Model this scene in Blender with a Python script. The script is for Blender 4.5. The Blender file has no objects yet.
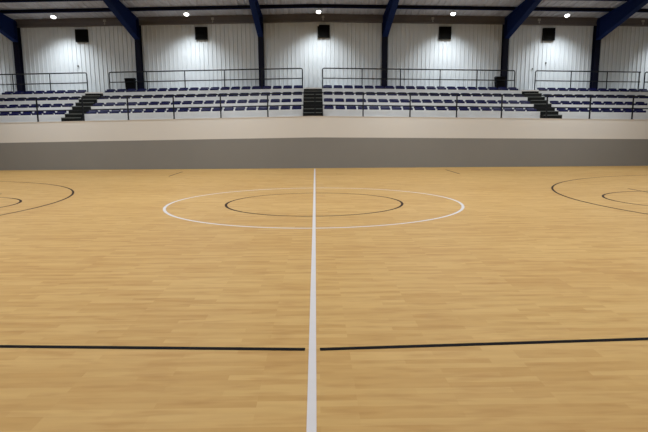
import bpy, bmesh, math, random
from mathutils import Vector, Matrix
random.seed(7)
sc = bpy.context.scene
C = sc.collection
CROWN = 0.016                      # the stand and roof fall slightly away from the middle of the hall
YW = 10.83                         # front wall of the stand
YB = 15.43                         # cladding behind the stand
ZP = 2.07                          # top of the front wall
RISE, RUN = 0.337, 0.72
FRONT = [11.62 + RUN * k for k in range(4)]
TOP = [ZP + RISE * (k + 1) - 0.018 for k in range(4)]

def drop(x): return -CROWN * abs(x)

# ------------------------------------------------------------------ materials
def mat(name, col, rough=0.6, var=0.06, scale=3.0, spec=0.4, metal=0.0, stretch=(1, 1, 1), coat=0.0):
    m = bpy.data.materials.new(name); m.use_nodes = True
    nt = m.node_tree; b = nt.nodes['Principled BSDF']
    tc = nt.nodes.new('ShaderNodeTexCoord'); mp = nt.nodes.new('ShaderNodeMapping')
    mp.inputs['Scale'].default_value = stretch
    nz = nt.nodes.new('ShaderNodeTexNoise'); nz.inputs['Scale'].default_value = scale
    nz.inputs['Detail'].default_value = 4
    mx = nt.nodes.new('ShaderNodeMix'); mx.data_type = 'RGBA'
    mx.inputs['A'].default_value = (*[c * (1 - var) for c in col], 1)
    mx.inputs['B'].default_value = (*[min(1, c * (1 + var)) for c in col], 1)
    nt.links.new(tc.outputs['Object'], mp.inputs['Vector']); nt.links.new(mp.outputs[0], nz.inputs['Vector'])
    nt.links.new(nz.outputs['Fac'], mx.inputs['Factor']); nt.links.new(mx.outputs['Result'], b.inputs['Base Color'])
    b.inputs['Roughness'].default_value = rough; b.inputs['Specular IOR Level'].default_value = spec
    b.inputs['Metallic'].default_value = metal
    if coat: b.inputs['Coat Weight'].default_value = coat; b.inputs['Coat Roughness'].default_value = 0.2
    return m

def wood_floor():
    m = bpy.data.materials.new('court_parquet'); m.use_nodes = True
    nt = m.node_tree; b = nt.nodes['Principled BSDF']; N = nt.nodes.new; L = nt.links.new
    tc = N('ShaderNodeTexCoord')
    def bricks(w, h, c1, c2, off):
        mp = N('ShaderNodeMapping'); mp.inputs['Location'].default_value = off
        br = N('ShaderNodeTexBrick'); br.inputs['Scale'].default_value = 1
        br.inputs['Brick Width'].default_value = w; br.inputs['Row Height'].default_value = h
        br.inputs['Mortar Size'].default_value = 0; br.offset = 0.37; br.offset_frequency = 3
        br.inputs['Bias'].default_value = 0.0
        br.inputs['Color1'].default_value = (*c1, 1); br.inputs['Color2'].default_value = (*c2, 1)
        br.inputs['Mortar'].default_value = (*c1, 1)
        L(tc.outputs['Object'], mp.inputs[0]); L(mp.outputs[0], br.inputs['Vector']); return br
    b1 = bricks(0.55, 0.066, FL1, FL2, (0.3, 0.01, 0))
    def noise(scl, st, det, loc=(0, 0, 0)):
        mp = N('ShaderNodeMapping'); mp.inputs['Scale'].default_value = st; mp.inputs['Location'].default_value = loc
        n = N('ShaderNodeTexNoise'); n.inputs['Scale'].default_value = scl; n.inputs['Detail'].default_value = det
        L(tc.outputs['Object'], mp.inputs[0]); L(mp.outputs[0], n.inputs['Vector']); return n
    def ramp(src, f0, f1, c0, c1):
        r = N('ShaderNodeMapRange'); r.inputs['From Min'].default_value = f0; r.inputs['From Max'].default_value = f1
        L(src.outputs['Fac'], r.inputs['Value'])
        x = N('ShaderNodeMix'); x.data_type = 'RGBA'; x.inputs['A'].default_value = (*c0, 1); x.inputs['B'].default_value = (*c1, 1)
        L(r.outputs[0], x.inputs['Factor']); return x.outputs['Result']
    def mul(a, bsock):
        x = N('ShaderNodeMix'); x.data_type = 'RGBA'; x.blend_type = 'MULTIPLY'; x.inputs['Factor'].default_value = 1
        L(a, x.inputs['A']); L(bsock, x.inputs['B']); return x.outputs['Result']
    streak = noise(1.0, (2.6, 13, 1), 2.5); streak2 = noise(1.0, (3.5, 20, 1), 2, (5, 3, 0)); blot = noise(0.5, (0.5, 1.1, 1), 3)
    c = mul(b1.outputs['Color'], ramp(streak, 0.50, 0.72, (1.02, 1.02, 1.02), (0.89, 0.83, 0.77)))
    c = mul(c, ramp(streak2, 0.35, 0.70, (1.03, 1.03, 1.04), (0.96, 0.945, 0.93)))
    c = mul(c, ramp(blot, 0.3, 0.7, (0.955, 0.925, 0.89), (1.04, 1.055, 1.06)))
    L(c, b.inputs['Base Color'])
    b.inputs['Roughness'].default_value = 0.55; b.inputs['Specular IOR Level'].default_value = 0.25
    return m

FL1, FL2 = (0.492, 0.298, 0.100), (0.573, 0.374, 0.142)
M = {
 'floor': wood_floor(),
 'white_line': mat('white_court_paint', (0.66, 0.645, 0.67), 0.45, 0.05, 8),
 'black_line': mat('black_court_paint', (0.006, 0.005, 0.006), 0.6, 0.3, 6, 0.06),
 'brown_line': mat('faded_black_court_paint', (0.040, 0.022, 0.014), 0.6, 0.3, 6, 0.1),
 'beige': mat('beige_wall_paint', (0.63, 0.61, 0.575), 0.7, 0.03, 0.6),
 'grey': mat('grey_wall_paint', (0.215, 0.210, 0.197), 0.6, 0.05, 0.7),
 'coping': mat('pale_coping', (0.55, 0.50, 0.44), 0.7, 0.06, 4),
 'concrete': mat('pale_concrete', (0.66, 0.67, 0.675), 0.8, 0.08, 2.5),
 'clad': mat('white_steel_cladding', (0.57, 0.61, 0.64), 0.6, 0.03, 1.0),
 'deck': mat('grey_roof_deck', (0.46, 0.46, 0.49), 0.6, 0.06, 1.5),
 'eave': mat('dark_eave_sheet', (0.12, 0.112, 0.118), 0.6, 0.15, 2, 0.3),
 'blue': mat('blue_steel_paint', (0.005, 0.014, 0.070), 0.75, 0.12, 3, 0.06),
 'navy': mat('navy_steel_paint', (0.004, 0.005, 0.016), 0.6, 0.15, 3, 0.12),
 'rail': mat('dark_rail_paint', (0.006, 0.008, 0.011), 0.55, 0.2, 5, 0.2),
 'seat': mat('blue_seat_plastic', (0.0045, 0.0065, 0.055), 0.38, 0.15, 2, 0.14, coat=0.06),
 'step': mat('black_step_rubber', (0.006, 0.007, 0.007), 0.8, 0.25, 6, 0.25),
 'nosing': mat('grey_step_nosing', (0.11, 0.12, 0.115), 0.5, 0.2, 6),
 'nosing_top': mat('highlight_and_sensor_white', (0.75, 0.74, 0.73), 0.4, 0.05, 6),  # top-step highlight put into the nosing colour; also the white of the sensor
 'vent': mat('black_vent_metal', (0.003, 0.003, 0.0026), 0.7, 0.3, 5, 0.08),
 'vent_slat': mat('black_vent_slat', (0.004, 0.004, 0.0035), 0.7, 0.3, 5, 0.08),
 'bin': mat('black_bin_plastic', (0.004, 0.004, 0.005), 0.75, 0.3, 4, 0.08),
 'pale': mat('pale_fitting', (0.34, 0.32, 0.30), 0.5, 0.1, 5),
 'lamp': mat('lamp_housing', (0.25, 0.25, 0.25), 0.4, 0.1, 5),
}
def glow():
    m = bpy.data.materials.new('lamp_lens_glow'); m.use_nodes = True
    nt = m.node_tree; b = nt.nodes['Principled BSDF']
    n = nt.nodes.new('ShaderNodeTexNoise'); n.inputs['Scale'].default_value = 2
    r = nt.nodes.new('ShaderNodeMix'); r.data_type = 'RGBA'
    r.inputs['A'].default_value = (1, 0.97, 0.92, 1); r.inputs['B'].default_value = (1, 1, 0.98, 1)
    nt.links.new(n.outputs['Fac'], r.inputs['Factor']); nt.links.new(r.outputs['Result'], b.inputs['Emission Color'])
    b.inputs['Base Color'].default_value = (0.9, 0.9, 0.9, 1); b.inputs['Emission Strength'].default_value = 6
    return m
M['glow'] = glow()

# ------------------------------------------------------------------ helpers
def box(bm, x0, x1, y0, y1, z0, z1, mi=0):
    v = [bm.verts.new(p) for p in ((x0,y0,z0),(x1,y0,z0),(x1,y1,z0),(x0,y1,z0),(x0,y0,z1),(x1,y0,z1),(x1,y1,z1),(x0,y1,z1))]
    for q in ((3,2,1,0),(4,5,6,7),(0,1,5,4),(1,2,6,5),(2,3,7,6),(3,0,4,7)):
        f = bm.faces.new([v[i] for i in q]); f.material_index = mi
    return v

def prism_x(bm, prof, xs, mi=0):
    """closed (y,z) outline (counter-clockwise seen from +x) swept through the list of x stations"""
    rings = [[bm.verts.new((x, y, z)) for y, z in prof] for x in xs]
    n = len(prof)
    for a, b in zip(rings, rings[1:]):
        for i in range(n):
            j = (i + 1) % n
            f = bm.faces.new((a[i], a[j], b[j], b[i])); f.material_index = mi
    for r in (rings[0][::-1], rings[-1]):
        f = bm.faces.new(r); f.material_index = mi

def tube(bm, pts, r, seg=8):
    pts = [Vector(p) for p in pts]; rings = []
    up = Vector((0, 1, 0))
    for i, p in enumerate(pts):
        t = (pts[min(i+1, len(pts)-1)] - pts[max(i-1, 0)]).normalized()
        a = up.cross(t)
        if a.length < 1e-4: a = Vector((1, 0, 0)).cross(t)
        a.normalize(); b = t.cross(a)
        rings.append([bm.verts.new(p + (a * math.cos(w) + b * math.sin(w)) * r) for w in [2*math.pi*k/seg for k in range(seg)]])
    for A, B in zip(rings, rings[1:]):
        for k in range(seg):
            f = bm.faces.new((A[k], A[(k+1) % seg], B[(k+1) % seg], B[k])); f.smooth = True
    bm.faces.new(rings[0][::-1]); bm.faces.new(rings[-1])

def crown(bm):
    for v in bm.verts: v.co.z += drop(v.co.x)

def obj(name, bm, mats, parent=None, kind=None, loc=None, bevel=0.0):
    bmesh.ops.recalc_face_normals(bm, faces=bm.faces)
    me = bpy.data.meshes.new(name); bm.to_mesh(me); bm.free()
    for m in (mats if isinstance(mats, (list, tuple)) else [mats]): me.materials.append(M[m])
    o = bpy.data.objects.new(name, me); C.objects.link(o)
    if parent is not None: o.parent = parent
    if loc is not None: o.location = loc
    if kind: o['kind'] = kind
    if bevel:
        b = o.modifiers.new('edge', 'BEVEL'); b.width = bevel; b.segments = 2
    return o

def tag(o, label, cat, group=None):
    o['label'] = label; o['category'] = cat
    if group: o['group'] = group
    return o

def thing(name, label, cat, loc=(0, 0, 0), group=None):
    o = bpy.data.objects.new(name, None); C.objects.link(o); o.location = loc; o.empty_display_size = 0.2
    return tag(o, label, cat, group)

def copy_tree(o, parent=None):
    c = o.copy(); C.objects.link(c)
    if parent is not None: c.parent = parent
    for ch in list(o.children): copy_tree(ch, c)
    return c

def stations(x0, x1):
    return [x0, 0.0, x1] if x0 < 0 < x1 else [x0, x1]

XL, XR = -17.0, 17.6
ORD = ['first','second','third','fourth','fifth','sixth','seventh','eighth','ninth','tenth','eleventh','twelfth','thirteenth',
       'fourteenth','fifteenth','sixteenth','seventeenth','eighteenth','nineteenth','twentieth']

# ------------------------------------------------------------------ camera
F, CH, PIT, YAW, ROLL, CX, CY = 541.53, 1.4651, 0.1547, 0.0151, -0.0060, 0.0308, -11.1839
cp, sp, cyw, syw = math.cos(PIT), math.sin(PIT), math.cos(YAW), math.sin(YAW)
fw = Vector((syw*cp, cyw*cp, -sp)); rt = Vector((cyw, -syw, 0)); up = rt.cross(fw)
r2 = math.cos(ROLL)*rt + math.sin(ROLL)*up; u2 = -math.sin(ROLL)*rt + math.cos(ROLL)*up
cd = bpy.data.cameras.new('camera'); cam = bpy.data.objects.new('camera', cd); C.objects.link(cam)
cd.sensor_fit = 'HORIZONTAL'; cd.sensor_width = 36; cd.lens = F * 36 / 648; cd.clip_end = 200; cd.clip_start = 0.05
R = Matrix((r2, u2, -fw)).transposed().to_4x4(); R.translation = Vector((CX, CY, CH))
cam.matrix_world = R
sc.camera = cam
def in_frame(x, y, z, margin=0):
    d = Vector((x - CX, y - CY, z - CH)); w = d.dot(fw)
    px = 324 + F * d.dot(r2) / w; py = 216 - F * d.dot(u2) / w
    return -margin < px < 648 + margin and -margin < py < 432 + margin

# ------------------------------------------------------------------ floor and court lines
bm = bmesh.new(); box(bm, XL, XR, -16, YW, -0.2, 0)
floor = obj('floor', bm, 'floor', kind='structure')

def flat(name, quads, m):
    bm = bmesh.new()
    for q in quads: bm.faces.new([bm.verts.new((x, y, 0.0015)) for x, y in q])
    o = obj(name, bm, m, floor, 'structure')
    return o
def ring(name, cx, cy, r, w, m, a0=0.0, a1=2*math.pi, n=144, z=0.0015, ext=None):
    bm = bmesh.new()
    A = [(cx + (r-w/2)*math.cos(t), cy + (r-w/2)*math.sin(t)) for t in [a0+(a1-a0)*k/n for k in range(n+1)]]
    B = [(cx + (r+w/2)*math.cos(t), cy + (r+w/2)*math.sin(t)) for t in [a0+(a1-a0)*k/n for k in range(n+1)]]
    va = [bm.verts.new((*p, z)) for p in A]; vb = [bm.verts.new((*p, z)) for p in B]
    for k in range(n): bm.faces.new((va[k], vb[k], vb[k+1], va[k+1]))
    if ext is not None:
        for s in (-1, 1):
            y = cy + s*r; x0, x1 = sorted((cx, ext))
            bm.faces.new([bm.verts.new(p) for p in ((x0, y-w/2, z), (x1, y-w/2, z), (x1, y+w/2, z), (x0, y+w/2, z))])
    bmesh.ops.remove_doubles(bm, verts=bm.verts, dist=1e-5)
    return obj(name, bm, m, floor, 'structure')
W = 0.05
def strip(x0, y0, x1, y1, w):
    d = Vector((x1-x0, y1-y0)).normalized(); n = Vector((-d.y, d.x)) * w / 2
    return [(x0-n.x, y0-n.y), (x1-n.x, y1-n.y), (x1+n.x, y1+n.y), (x0+n.x, y0+n.y)]
def flatz(name, q, m, z):
    o = flat(name, q, m); o.location.z = z; return o
ring('white_centre_circle', 0, 0, 3.0, 0.055, 'white_line', z=0.0018)
ring('black_centre_circle', 0, 0, 1.8126, W, 'brown_line')
flatz('white_halfway_line', [strip(0, -14, 0, YW-0.35, W)], 'white_line', 0.0008)
flat('black_sideline', [strip(-0.05, -7.6795, -13, -7.6827+0.0545*13, W)], 'black_line')
flat('black_sideline', [strip(0.05, -7.6817, 13, -7.6842+0.0501*13, W)], 'black_line')
ring('left_three_point_arc', -11.4594, 0, 5.9288, W, 'brown_line', -math.pi/2, math.pi/2, ext=-15)
ring('right_three_point_arc', 11.9523, 0, 6.3873, W, 'brown_line', math.pi/2, 3*math.pi/2, ext=15)
ring('left_free_throw_circle', -7.7074, 0, 1.4531, W, 'brown_line')
ring('right_free_throw_circle', 7.9195, 0, 1.6485, W, 'brown_line')
flat('left_free_throw_line', [strip(-7.70, -2.2, -7.70, 2.2, W)], 'brown_line')
flat('right_free_throw_line', [strip(7.89, -2.27, 7.89, 2.27, W)], 'brown_line')
flat('left_substitution_mark', [strip(-4.93, 7.17, -4.975, 9.3, W)], 'brown_line')
flat('right_substitution_mark', [strip(4.98, 7.3, 4.99, 9.4, W)], 'brown_line')
flat('short_table_mark', [strip(0.74, 7.66, 1.0, 7.56, 0.04)], 'brown_line')

# ------------------------------------------------------------------ stand front wall
def front_wall():
    bm = bmesh.new(); xs = stations(XL, XR)
    ZG = 1.2352
    for a, b in zip(xs, xs[1:]):
        def P(x, z, cg): return (x, YW, z - cg*abs(x))
        q = [[P(a, 0, 0), P(b, 0, 0), P(b, ZG, 0.0112), P(a, ZG, 0.0112)], [P(a, ZG, 0.0112), P(b, ZG, 0.0112), P(b, ZP, CROWN), P(a, ZP, CROWN)]]
        for i, c in enumerate(q):
            f = bm.faces.new([bm.verts.new(p) for p in c]); f.material_index = i
        c = [P(a, ZP, CROWN), P(b, ZP, CROWN)]
        f = bm.faces.new([bm.verts.new(p) for p in (c[0], c[1], (b, YW+0.25, c[1][2]), (a, YW+0.25, c[0][2]))]); f.material_index = 1
        # back face closes the wall
        f = bm.faces.new([bm.verts.new(p) for p in ((b, YW+0.25, 0), (a, YW+0.25, 0), (a, YW+0.25, c[0][2]), (b, YW+0.25, c[1][2]))]); f.material_index = 1
    bmesh.ops.remove_doubles(bm, verts=bm.verts, dist=1e-4)
    return obj('wall_front', bm, ['grey', 'beige'], kind='structure')
front_wall()
bm = bmesh.new()
prism_x(bm, [(YW-0.012, ZP-0.02), (YW+0.25, ZP-0.02), (YW+0.25, ZP+0.015), (YW-0.012, ZP+0.015)], stations(XL, XR)); crown(bm)
obj('trim_1', bm, 'coping', kind='structure')
bm = bmesh.new()
prism_x(bm, [(YW-0.018, 0), (YW, 0), (YW, 0.05), (YW-0.018, 0.05)], stations(XL, XR))
obj('baseboard_front', bm, 'grey', kind='structure')
# walkway slab behind the wall
bm = bmesh.new()
prism_x(bm, [(YW+0.25, ZP-0.25), (FRONT[0], ZP-0.25), (FRONT[0], ZP), (YW+0.25, ZP)], stations(XL, XR)); crown(bm)
obj('floor_walkway', bm, 'concrete', kind='structure')

# ------------------------------------------------------------------ terrace blocks between the stairs
BLOCKS = [(XL, -10.265), (-9.455, -0.475), (0.365, 9.405), (10.185, XR)]
prof = [(YB - 0.05, ZP - 0.25)]
for k in range(3, -1, -1): pass
outline = [(FRONT[0], ZP - 0.25)]
for k in range(4):
    outline.append((FRONT[k], TOP[k]))
    if k < 3: outline.append((FRONT[k+1], TOP[k]))
outline += [(YB, TOP[3]), (YB, ZP - 0.25)]
for x0, x1 in BLOCKS:
    bm = bmesh.new(); prism_x(bm, outline[::-1], [x0, x1]); crown(bm)
    obj('floor_terrace', bm, 'concrete', kind='structure')

# ------------------------------------------------------------------ stairs
def staircase(x0, x1, label):
    xm = (x0 + x1) / 2
    t = thing('staircase', label, 'stairs', (xm, FRONT[0] - 0.36, ZP + drop(xm)), 'black stairs through the stand')
    w = (x1 - x0) / 2 - 0.01
    for i in range(8):
        y0 = 0.36 * i
        y1 = 0.36 * (i + 1) if i < 7 else YB - (FRONT[0] - 0.36) - 0.01
        z1 = RISE / 2 * (i + 1)
        z0 = z1 - RISE / 2
        bm = bmesh.new(); box(bm, -w, w, y0, y1, z0 if i == 0 else z0 - 0.001, z1)
        st = obj('step', bm, 'step', t, bevel=0.004)
        bm = bmesh.new(); box(bm, -w, w, y0 - 0.012, y0 + 0.03, z1 - (0.05 if i == 7 else 0.022), z1 + 0.008)  # top nosing made taller to carry its painted highlight
        n = obj('nosing', bm, 'nosing_top' if i == 7 else 'nosing', st)
        if i == 7: n['label'] = 'step nosing whitened as a highlight'
    # solid base below the steps back to the wall so nothing shows through
    bm = bmesh.new()
    for i in range(1, 8):
        y0 = 0.36 * i
        box(bm, -w, w, y0 + 0.02, YB - (FRONT[0] - 0.36) - 0.01, RISE/2*(i-1) + (0 if i > 1 else 0.0), RISE/2*i - 0.002)
    obj('stringer', bm, 'step', t)
    return t
staircase(-10.265, -9.455, 'black stepped stair between the seat blocks at the left')
staircase(-0.475, 0.365, 'black centre stair climbing the stand in line with the halfway line')
staircase(9.405, 10.185, 'black stepped stair between the seat blocks at the right')

# ------------------------------------------------------------------ seats
def seat_bm():
    """low bucket seat: pan with rolled front lip, raised sides and a short curved back"""
    prof = [(-0.185, 0.004), (-0.197, 0.028), (-0.187, 0.054), (-0.150, 0.064), (-0.06, 0.050), (0.04, 0.044), (0.11, 0.056), (0.15, 0.095), (0.168, 0.135), (0.178, 0.160)]
    us = [-1, -0.93, -0.8, -0.5, 0, 0.5, 0.8, 0.93, 1]
    half = 0.196
    bm = bmesh.new(); top = []
    for j, (y, z) in enumerate(prof):
        row = []
        for u in us:
            e = abs(u) ** 4
            zz = z + (0.018 * e if 2 <= j <= 6 else 0) - (0.010 * e if j >= 8 else 0)
            yy = 0.68 * y - (0.012 * e if j >= 6 else 0) + (0.012 * e if j < 3 else 0)
            hw = half * (1 - 0.03 * (j >= 8) - 0.02 * (j == 9))
            row.append(bm.verts.new((u * hw, yy, zz)))
        top.append(row)
    for a, b in zip(top, top[1:]):
        for k in range(len(us) - 1):
            f = bm.faces.new((a[k], a[k+1], b[k+1], b[k])); f.smooth = True
    bmesh.ops.recalc_face_normals(bm, faces=bm.faces)
    geo = bmesh.ops.solidify(bm, geom=bm.faces[:], thickness=0.014)
    zmin = min(v.co.z for v in bm.verts)
    # mounting feet under the pan
    for s in (-1, 1):
        box(bm, s*0.11 - 0.02, s*0.11 + 0.02, -0.10, 0.08, 0.0, 0.05)
    return bm
s0 = None
def seat_at(x, row, label, group):
    global s0
    z = TOP[row] + drop(x); y = FRONT[row] + 0.155
    if not any(in_frame(x + dx, y - 0.19, z + dz, -0.3) for dx in (-0.192, 0.192) for dz in (0.03, 0.12)): return
    if s0 is None:
        s0 = obj('stadium_seat', seat_bm(), 'seat'); s = s0
    else:
        s = s0.copy(); C.objects.link(s)
    s.location = (x, y, z + 0.0)
    s.rotation_euler = (0, CROWN * (1 if x > 0 else -1), random.uniform(-0.025, 0.025))
    tag(s, label, 'seat', group)
ROWN = ['bottom', 'second', 'third', 'top']
P = 0.4695
for r in range(4):
    g = 'blue seats in the %s row' % ROWN[r]
    for i in range(19):
        seat_at(0.41 + 0.196 + P * i, r, 'blue bucket seat, %s row, %s seat right of the centre stair' % (ROWN[r], ORD[i]), g)
        seat_at(-0.53 - 0.196 - P * i, r, 'blue bucket seat, %s row, %s seat left of the centre stair' % (ROWN[r], ORD[i]), g)
    for i in range(12):
        seat_at(10.19 + 0.196 + P * i, r, 'blue bucket seat, %s row, %s seat beyond the right-hand stair' % (ROWN[r], ORD[i]), g)
        seat_at(-10.283 - 0.196 - P * i, r, 'blue bucket seat, %s row, %s seat beyond the left-hand stair' % (ROWN[r], ORD[i]), g)

# ------------------------------------------------------------------ railings
t = thing('front_railing', 'long dark metal railing with two rails along the front edge of the stand', 'railing', (0, YW + 0.1, ZP))
for nm, z in (('top_rail', 0.93), ('mid_rail', 0.45)):
    bm = bmesh.new(); prism_x(bm, [(-0.02, z-0.022), (0.02, z-0.022), (0.02, z+0.022), (-0.02, z+0.022)], stations(-15.5, 15.5)); crown(bm)
    obj(nm, bm, 'rail', t)
post0 = None
for x in (-14.66, -12.84, -11.02, -9.22, -7.43, -5.61, -3.74, -1.86, 0.03, 1.96, 3.85, 5.73, 7.55, 9.38, 11.14, 12.88, 14.66):
    if not in_frame(x, YW + 0.1, ZP + 0.3, 3): continue
    if post0 is None:
        bm = bmesh.new(); box(bm, -0.024, 0.024, -0.02, 0.02, 0.02, 0.915); box(bm, -0.05, 0.05, -0.05, 0.05, 0.012, 0.024)
        post0 = obj('post', bm, 'rail', t); p = post0
    else:
        p = post0.copy(); C.objects.link(p)
    p.location = (x, 0, drop(x))

def rear_railing(x0, x1, posts, label, round0, round1):
    xm = (x0 + x1) / 2; zb = TOP[3] + drop(xm)
    t = thing('walkway_railing', label, 'railing', (xm, 14.53, zb), 'railings behind the top row')
    zt, zm = 4.357 - TOP[3], 3.91 - TOP[3]
    rel = lambda x: drop(x) - drop(xm)
    pts = []; rr = 0.07
    def corner(x, s):
        return [(x, 0, rel(x) + 0.0), (x, 0, zt - rr + rel(x)), (x + s*rr*0.3, 0, zt - rr*0.3 + rel(x)), (x + s*rr, 0, zt + rel(x))]
    if round0: pts += [(px - xm, py, pz) for px, py, pz in corner(x0, 1)]
    else: pts += [(x0 - xm, 0, zt + rel(x0))]
    if round1: pts += [(px - xm, py, pz) for px, py, pz in corner(x1, -1)[::-1]]
    else: pts += [(x1 - xm, 0, zt + rel(x1))]
    bm = bmesh.new(); tube(bm, pts, 0.027); obj('top_rail', bm, 'rail', t)
    bm = bmesh.new(); tube(bm, [(x0 - xm, 0, zm + rel(x0)), (x1 - xm, 0, zm + rel(x1))], 0.022); obj('mid_rail', bm, 'rail', t)
    for x in posts:
        bm = bmesh.new(); tube(bm, [(0, 0, 0), (0, 0, zt)], 0.024); box(bm, -0.05, 0.05, -0.05, 0.05, 0.0, 0.01)
        obj('post', bm, 'rail', t, loc=(x - xm, 0, rel(x)))
    return t
rear_railing(-16, -10.43, (-15.5, -13.81, -12.12), 'dark two-rail railing behind the top row, ending left of the left-hand stair', False, True)
rear_railing(-9.41, -0.54, (-7.69, -5.95, -4.13, -2.41), 'dark two-rail railing between the left-hand stair and the centre stair', True, True)
rear_railing(0.39, 9.32, (2.22, 4.0, 5.84, 7.56), 'dark two-rail railing between the centre stair and the right-hand stair', True, True)
rear_railing(10.28, 15.22, (11.96, 13.65, 15.15), 'dark two-rail railing starting just right of the right-hand stair', True, False)
rear_railing(15.42, 17.2, (17.0,), 'short end of dark railing at the far right edge, past a narrow gap', True, False)

# ------------------------------------------------------------------ cladding wall, eave, roof
def cladding():
    bm = bmesh.new()
    pitch = 0.2; z0, z1 = ZP, 7.0
    xs = []
    n = int((XR - XL) / pitch)
    for i in range(n):
        x = XL + pitch * i
        xs += [(x, 0), (x + 0.125, 0), (x + 0.145, -0.026), (x + 0.18, -0.026)]
    xs.append((XL + pitch * n, 0))
    zz = [z0, z1]
    cols = [[bm.verts.new((x, YB + 0.04 + d, z + drop(x))) for z in zz] for x, d in xs]
    for a, b in zip(cols, cols[1:]):
        bm.faces.new((a[0], b[0], b[1], a[1]))
    return obj('wall_back', bm, 'clad', kind='structure')
cladding()
RZ, RS = 6.92, 0.10
def roof_z(y): return RZ + RS * (YB - y)
bm = bmesh.new()
prism_x(bm, [(YB-0.07, 6.56), (YB+0.0, 6.56), (YB+0.0, 6.93), (YB-0.07, 6.93)], stations(XL, XR))
prism_x(bm, [(YB-0.13, 6.56), (YB-0.07, 6.56), (YB-0.07, 6.61), (YB-0.13, 6.61)], stations(XL, XR))
prism_x(bm, [(YB-0.10, 6.74), (YB-0.07, 6.74), (YB-0.07, 6.79), (YB-0.10, 6.79)], stations(XL, XR)); crown(bm)
obj('trim_2', bm, 'eave', kind='structure')
def roof():
    bm = bmesh.new()
    pitch = 0.3; n = int((XR - XL) / pitch)
    xs = []
    for i in range(n):
        x = XL + pitch * i
        xs += [(x, 0), (x + 0.17, 0), (x + 0.2, 0.03), (x + 0.27, 0.03)]
    xs.append((XL + pitch * n, 0))
    ys = [YB + 0.3, 0.0, -16.0]
    zs = [roof_z(YB + 0.3), roof_z(0), roof_z(0) - RS * 16]
    cols = [[bm.verts.new((x, y, z + d + drop(x))) for y, z in zip(ys, zs)] for x, d in xs]
    for a, b in zip(cols, cols[1:]):
        for k in range(2): bm.faces.new((a[k], a[k+1], b[k+1], b[k]))
    return obj('ceiling', bm, 'deck', kind='structure')
roof()
# remaining shell, all outside the picture
for nm, x in (('wall_left', XL), ('wall_right', XR)):
    bm = bmesh.new(); box(bm, x - 0.2 if x < 0 else x, x if x < 0 else x + 0.2, -16, YB + 0.3, 0, 8.4)
    obj(nm, bm, 'beige', kind='structure')
bm = bmesh.new(); box(bm, XL, XR, -16.2, -16, 0, 7.2); obj('wall_rear', bm, 'beige', kind='structure')

def purlin(y, label):
    t = thing('roof_purlin', label, 'roof beam', (0, y, roof_z(y)), 'dark blue beams under the roof')
    z0 = -0.15
    xs = stations(XL, XR)
    for nm, pr in (('web', [(-0.012, z0+0.014), (0.012, z0+0.014), (0.012, -0.016), (-0.012, -0.016)]), ('flange', [(-0.05, z0), (0.05, z0), (0.05, z0+0.014), (-0.05, z0+0.014)]),
                   ('flange', [(-0.05, -0.016), (0.05, -0.016), (0.05, -0.002), (-0.05, -0.002)])):
        bm = bmesh.new(); prism_x(bm, pr, xs); crown(bm)
        obj(nm, bm, 'navy' if nm == 'web' else 'blue', t)
purlin(14.03, 'dark blue roof beam running across the hall just above the row of lamps')
purlin(12.62, 'dark roof beam cut by the top edge of the picture above the other one')

# ------------------------------------------------------------------ portal frames
def portal(x, label):
    t = thing('portal_frame', label, 'roof frame', (x, 15.25, TOP[3] + drop(x)), 'blue steel frames')
    z0 = TOP[3]; yf = 15.08 - 15.25; yb = 15.38 - 15.25
    # column: I-section, flanges face the court
    zt = 6.0 - z0
    zr = roof_z(15.08) - 0.155 - z0
    bm = bmesh.new()
    box(bm, -0.125, 0.125, yf, yf + 0.018, 0.0, zr - 0.9)
    box(bm, -0.125, 0.125, yb - 0.018, yb, 0.0, zr)
    box(bm, -0.008, 0.008, yf + 0.018, yb - 0.018, 0.0, zr)
    box(bm, -0.15, 0.15, yf - 0.04, yb + 0.01, 0.0, 0.018)
    obj('column', bm, 'navy', t)
    # haunched rafter
    def zt_(y): return roof_z(y + 15.25) - 0.155 - z0
    ys = [yf, yf - 3.9, -15.25]
    zb = [5.87 - z0, 0, 0]; zb[1] = zt_(ys[1]) - 0.36; zb[2] = zt_(ys[2]) - 0.36
    bm = bmesh.new()
    def layer(hw, zlo, zhi, ystart=yf):
        for k in range(2):
            v = []
            for xx in (-hw, hw):
                for (yy, i) in ((ys[k], k), (ys[k+1], k+1)):
                    v.append(bm.verts.new((xx, yy, zlo(i)))); v.append(bm.verts.new((xx, yy, zhi(i))))
            for q in ((0,1,3,2),(4,6,7,5),(0,2,6,4),(1,5,7,3),(0,4,5,1),(2,3,7,6)): bm.faces.new([v[i] for i in q])
    tp = [zt_(y) for y in ys]
    layer(0.008, lambda i: zb[i] + 0.018, lambda i: tp[i] - 0.018)
    layer(0.125, lambda i: zb[i], lambda i: zb[i] + 0.018)
    layer(0.125, lambda i: tp[i] - 0.018, lambda i: tp[i])
    obj('rafter', bm, 'blue', t)
    bm = bmesh.new(); box(bm, -0.125, 0.125, yf - 0.02, yf - 0.001, zb[0], tp[0] - 0.02); obj('end_plate', bm, 'blue', t)
portal(-13.83, 'blue steel roof frame at the left edge of the stand, beyond the left-hand stair')
portal(-8.21, 'blue steel roof frame just right of the left-hand stair, black bin beside its column')
portal(-2.48, 'blue steel roof frame, the nearest one to the left of the centre stair')
portal(3.34, 'blue steel roof frame, the nearest one to the right of the centre stair')
portal(9.05, 'blue steel roof frame just left of the right-hand stair, black bin beside its column')
portal(13.40, 'blue steel roof frame at the right edge of the stand, beyond the right-hand stair')

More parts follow.
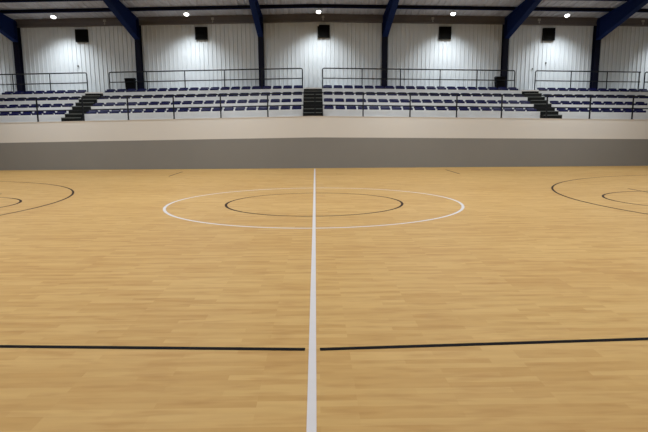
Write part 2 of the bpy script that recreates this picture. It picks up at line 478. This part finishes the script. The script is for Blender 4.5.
# ------------------------------------------------------------------ wall vents, lamps, fittings, bins
def lathe(bm, prof, seg=20, axis='z'):
    rings = []
    for r, h in prof:
        rings.append([bm.verts.new((r*math.cos(2*math.pi*k/seg), r*math.sin(2*math.pi*k/seg), h)) for k in range(seg)])
    for a, b in zip(rings, rings[1:]):
        for k in range(seg):
            f = bm.faces.new((a[k], a[(k+1)%seg], b[(k+1)%seg], b[k])); f.smooth = True
    bm.faces.new(rings[0]); bm.faces.new(rings[-1])

v0 = None
VENT = ['on the wall left of the black bin, in the left-hand bay', 'on the wall above the railing left of the centre stair', 'above the centre stair, pale spot at one corner',
        'on the wall above the railing right of the centre stair', 'on the wall above the right-hand stair']
for i, x in enumerate((-10.87, -5.28, 0.47, 6.21, 11.15)):
    loc = (x, YB - 0.01, 6.14 + drop(x))
    if v0 is None:
        v0 = thing('wall_vent', '', 'vent', loc)
        bm = bmesh.new(); a = 0.285
        box(bm, -a, a, -0.11, -0.07, a-0.05, a); box(bm, -a, a, -0.11, -0.07, -a, -a+0.05)
        box(bm, -a, -a+0.05, -0.11, -0.07, -a+0.05, a-0.05); box(bm, a-0.05, a, -0.11, -0.07, -a+0.05, a-0.05)
        box(bm, -a, a, -0.07, 0.01, -a, a)
        obj('frame', bm, 'vent', v0)
        bm = bmesh.new()
        for k in range(7):
            z = -0.205 + 0.066 * k
            prism_x(bm, [(-0.100, z), (-0.096, z - 0.008), (-0.072, z + 0.030), (-0.076, z + 0.038)], [-a + 0.05, a - 0.05])
        obj('louvre', bm, 'vent_slat', v0)
        v = v0
    else: v = copy_tree(v0)
    v.location = loc; tag(v, 'black square louvred box ' + VENT[i], 'vent', 'black boxes high on the wall')
bm = bmesh.new(); box(bm, -0.035, 0.035, -0.03, 0.0, -0.04, 0.04); box(bm, -0.02, 0.02, -0.05, -0.03, -0.025, 0.025)
tag(obj('wall_sensor', bm, 'nosing_top', loc=(0.20, YB - 0.12, 6.36 + 0.04)), 'tiny white sensor at the corner of the black box above the centre stair', 'sensor')

l0 = None
LAMPL = ['farthest left of the lamp row', 'between the left-hand stair and the centre stair', 'nearly above the centre stair', 'between the centre stair and the right-hand stair', 'farthest right of the row, past the right-hand stair']
for i, x in enumerate((-11.87, -5.82, 0.23, 6.43, 11.73)):
    LX = CX + (x - CX) * (14.10 - CY) / (14.83 - CY)
    y = 14.10; loc = (LX, y, 6.765 + drop(x))
    if l0 is None:
        l0 = thing('ceiling_lamp', '', 'lamp', loc)
        bm = bmesh.new(); lathe(bm, [(0.02, 0.045), (0.12, 0.04), (0.155, 0.01), (0.16, -0.02), (0.145, -0.03)]); h = obj('housing', bm, 'lamp', l0)
        bm = bmesh.new(); lathe(bm, [(0.142, -0.028), (0.13, -0.06), (0.10, -0.085), (0.05, -0.098), (0.01, -0.10)]); ln = obj('lens', bm, 'glow', l0)
        bm = bmesh.new(); tube(bm, [(0, -0.02, 0.035), (0, -0.04, 0.172)], 0.014); br = obj('bracket', bm, 'lamp', l0)
        for o in (h, ln):
            o.rotation_euler = (math.radians(-22), 0, 0); o.scale = (0.78, 0.78, 0.68)
        l = l0
    else: l = copy_tree(l0)
    l.location = loc; tag(l, 'bright white round lamp under the roof, ' + LAMPL[i], 'lamp', 'lit lamps under the roof')
    ld = bpy.data.lights.new('lamp_light', 'SPOT'); ld.energy = SPOT_W if 'SPOT_W' in globals() else 400; ld.spot_size = math.radians(112); ld.spot_blend = 1.0
    ld.shadow_soft_size = 0.12; ld.color = (0.95, 1.0, 1.03)
    lo = bpy.data.objects.new('lamp_light', ld); C.objects.link(lo); lo.location = (LX, y, loc[2] - 0.14)
    lo.rotation_euler = (math.radians(16), 0, 0)

# the row of lamps goes on past both edges of the picture
for x in (-16.3, 16.9):
    ld = bpy.data.lights.new('lamp_light', 'SPOT'); ld.energy = 400; ld.spot_size = math.radians(100); ld.spot_blend = 1.0
    ld.shadow_soft_size = 0.12; ld.color = (0.95, 1.0, 1.03)
    lo = bpy.data.objects.new('lamp_light', ld); C.objects.link(lo); lo.location = (x, 14.1, 6.35); lo.rotation_euler = (math.radians(16), 0, 0)

b0 = None
for i, x in enumerate((-9.74, -4.72, 0.44, 5.60, 10.64, 15.58)):
    loc = (x, YB - 0.10, 6.70 + drop(x))
    if b0 is None:
        b0 = thing('eave_fitting', '', 'fitting', loc)
        bm = bmesh.new(); box(bm, -0.06, 0.06, -0.06, 0.0, 0.03, 0.13); obj('junction_box', bm, 'pale', b0, bevel=0.008)
        bm = bmesh.new(); tube(bm, [(0, -0.03, 0.035), (0, -0.03, -0.03)], 0.018); tube(bm, [(0, -0.03, -0.03), (0, -0.06, -0.07)], 0.03); obj('spout', bm, 'pale', b0)
        b = b0
    else: b = copy_tree(b0)
    b.location = loc
    tag(b, 'small pale fitting on the dark eave strip, %s of six counted from the left' % ORD[i], 'fitting', 'pale fittings on the eave strip')

def wheelie_bin(x, label):
    t = thing('wheelie_bin', label, 'bin', (x, 14.81, TOP[3] + drop(x)), 'black bins on the top walkway'); t.scale = (0.93, 0.82, 1)
    bm = bmesh.new()
    lo = [(-0.19, -0.2), (0.19, -0.2), (0.19, 0.16), (-0.19, 0.16)]; hi = [(-0.225, -0.24), (0.225, -0.24), (0.225, 0.2), (-0.225, 0.2)]
    a = [bm.verts.new((*p, 0.03)) for p in lo]; b = [bm.verts.new((*p, 0.63)) for p in hi]
    for k in range(4): bm.faces.new((a[k], a[(k+1)%4], b[(k+1)%4], b[k]))
    bm.faces.new(a[::-1]); bm.faces.new(b)
    obj('body', bm, 'bin', t, bevel=0.02)
    bm = bmesh.new(); prism_x(bm, [(-0.265, 0.63), (0.22, 0.63), (0.22, 0.68), (0.0, 0.715), (-0.25, 0.68)], [-0.24, 0.24]); obj('lid', bm, 'bin', t, bevel=0.012)
    bm = bmesh.new(); tube(bm, [(-0.2, 0.25, 0.66), (0.2, 0.25, 0.66)], 0.015); obj('handle', bm, 'bin', t)
    for s in (-1, 1):
        bm = bmesh.new(); tube(bm, [(s*0.20, 0.15, 0.06), (s*0.235, 0.15, 0.06)], 0.06, 14); obj('wheel', bm, 'bin', t)
wheelie_bin(-8.54, 'black lidded bin beside the column just right of the left-hand stair')
wheelie_bin(8.72, 'black lidded bin beside the column just left of the right-hand stair')

for x, z, lab in ((-11.18, 4.60, 'tiny dark socket on the wall above the left-hand railing end'), (10.49, 4.38, 'tiny dark socket on the wall just right of the right-hand stair'), (11.12, 4.65, 'tiny dark socket on the wall, the higher of two near the right-hand stair')):
    bm = bmesh.new(); box(bm, -0.028, 0.028, -0.02, 0.04, -0.03, 0.03); box(bm, -0.018, 0.018, -0.028, -0.02, -0.018, 0.018)
    tag(obj('wall_socket', bm, 'nosing', loc=(x, YB + 0.0, z)), lab, 'socket', 'tiny sockets on the wall')

# ------------------------------------------------------------------ light
w = bpy.data.worlds.new('world'); sc.world = w; w.use_nodes = True
bg = w.node_tree.nodes['Background']; bg.inputs['Color'].default_value = (0.9, 0.95, 1, 1); bg.inputs['Strength'].default_value = 0.15
def hall_light(x, y, z, watts, sx=2.2, sy=1.2, rx=0, spread=135):
    ld = bpy.data.lights.new('hall_light', 'AREA'); ld.shape = 'RECTANGLE'; ld.size = sx; ld.size_y = sy; ld.energy = watts
    ld.color = (0.95, 1.0, 1.04); ld.spread = math.radians(spread)
    o = bpy.data.objects.new('hall_light', ld); C.objects.link(o); o.location = (x, y, z); o.rotation_euler = (rx, 0, 0)
for x in (-10.5, -3.5, 3.5, 10.5):
    for y, z, wt in ((-12, 6.9, 85), (-5.5, 7.4, 138), (0.5, 7.6, 160), (6.5, 7.1, 150)):
        hall_light(x, y, z, wt)
    hall_light(x, 7.6, 7.0, 62, 2.2, 0.8, math.radians(42), 100)  # unseen extra row, added and tilted to brighten the concrete stand

vs = sc.view_settings; vs.view_transform = 'Standard'; vs.look = 'None'; vs.exposure = 0; vs.gamma = 1
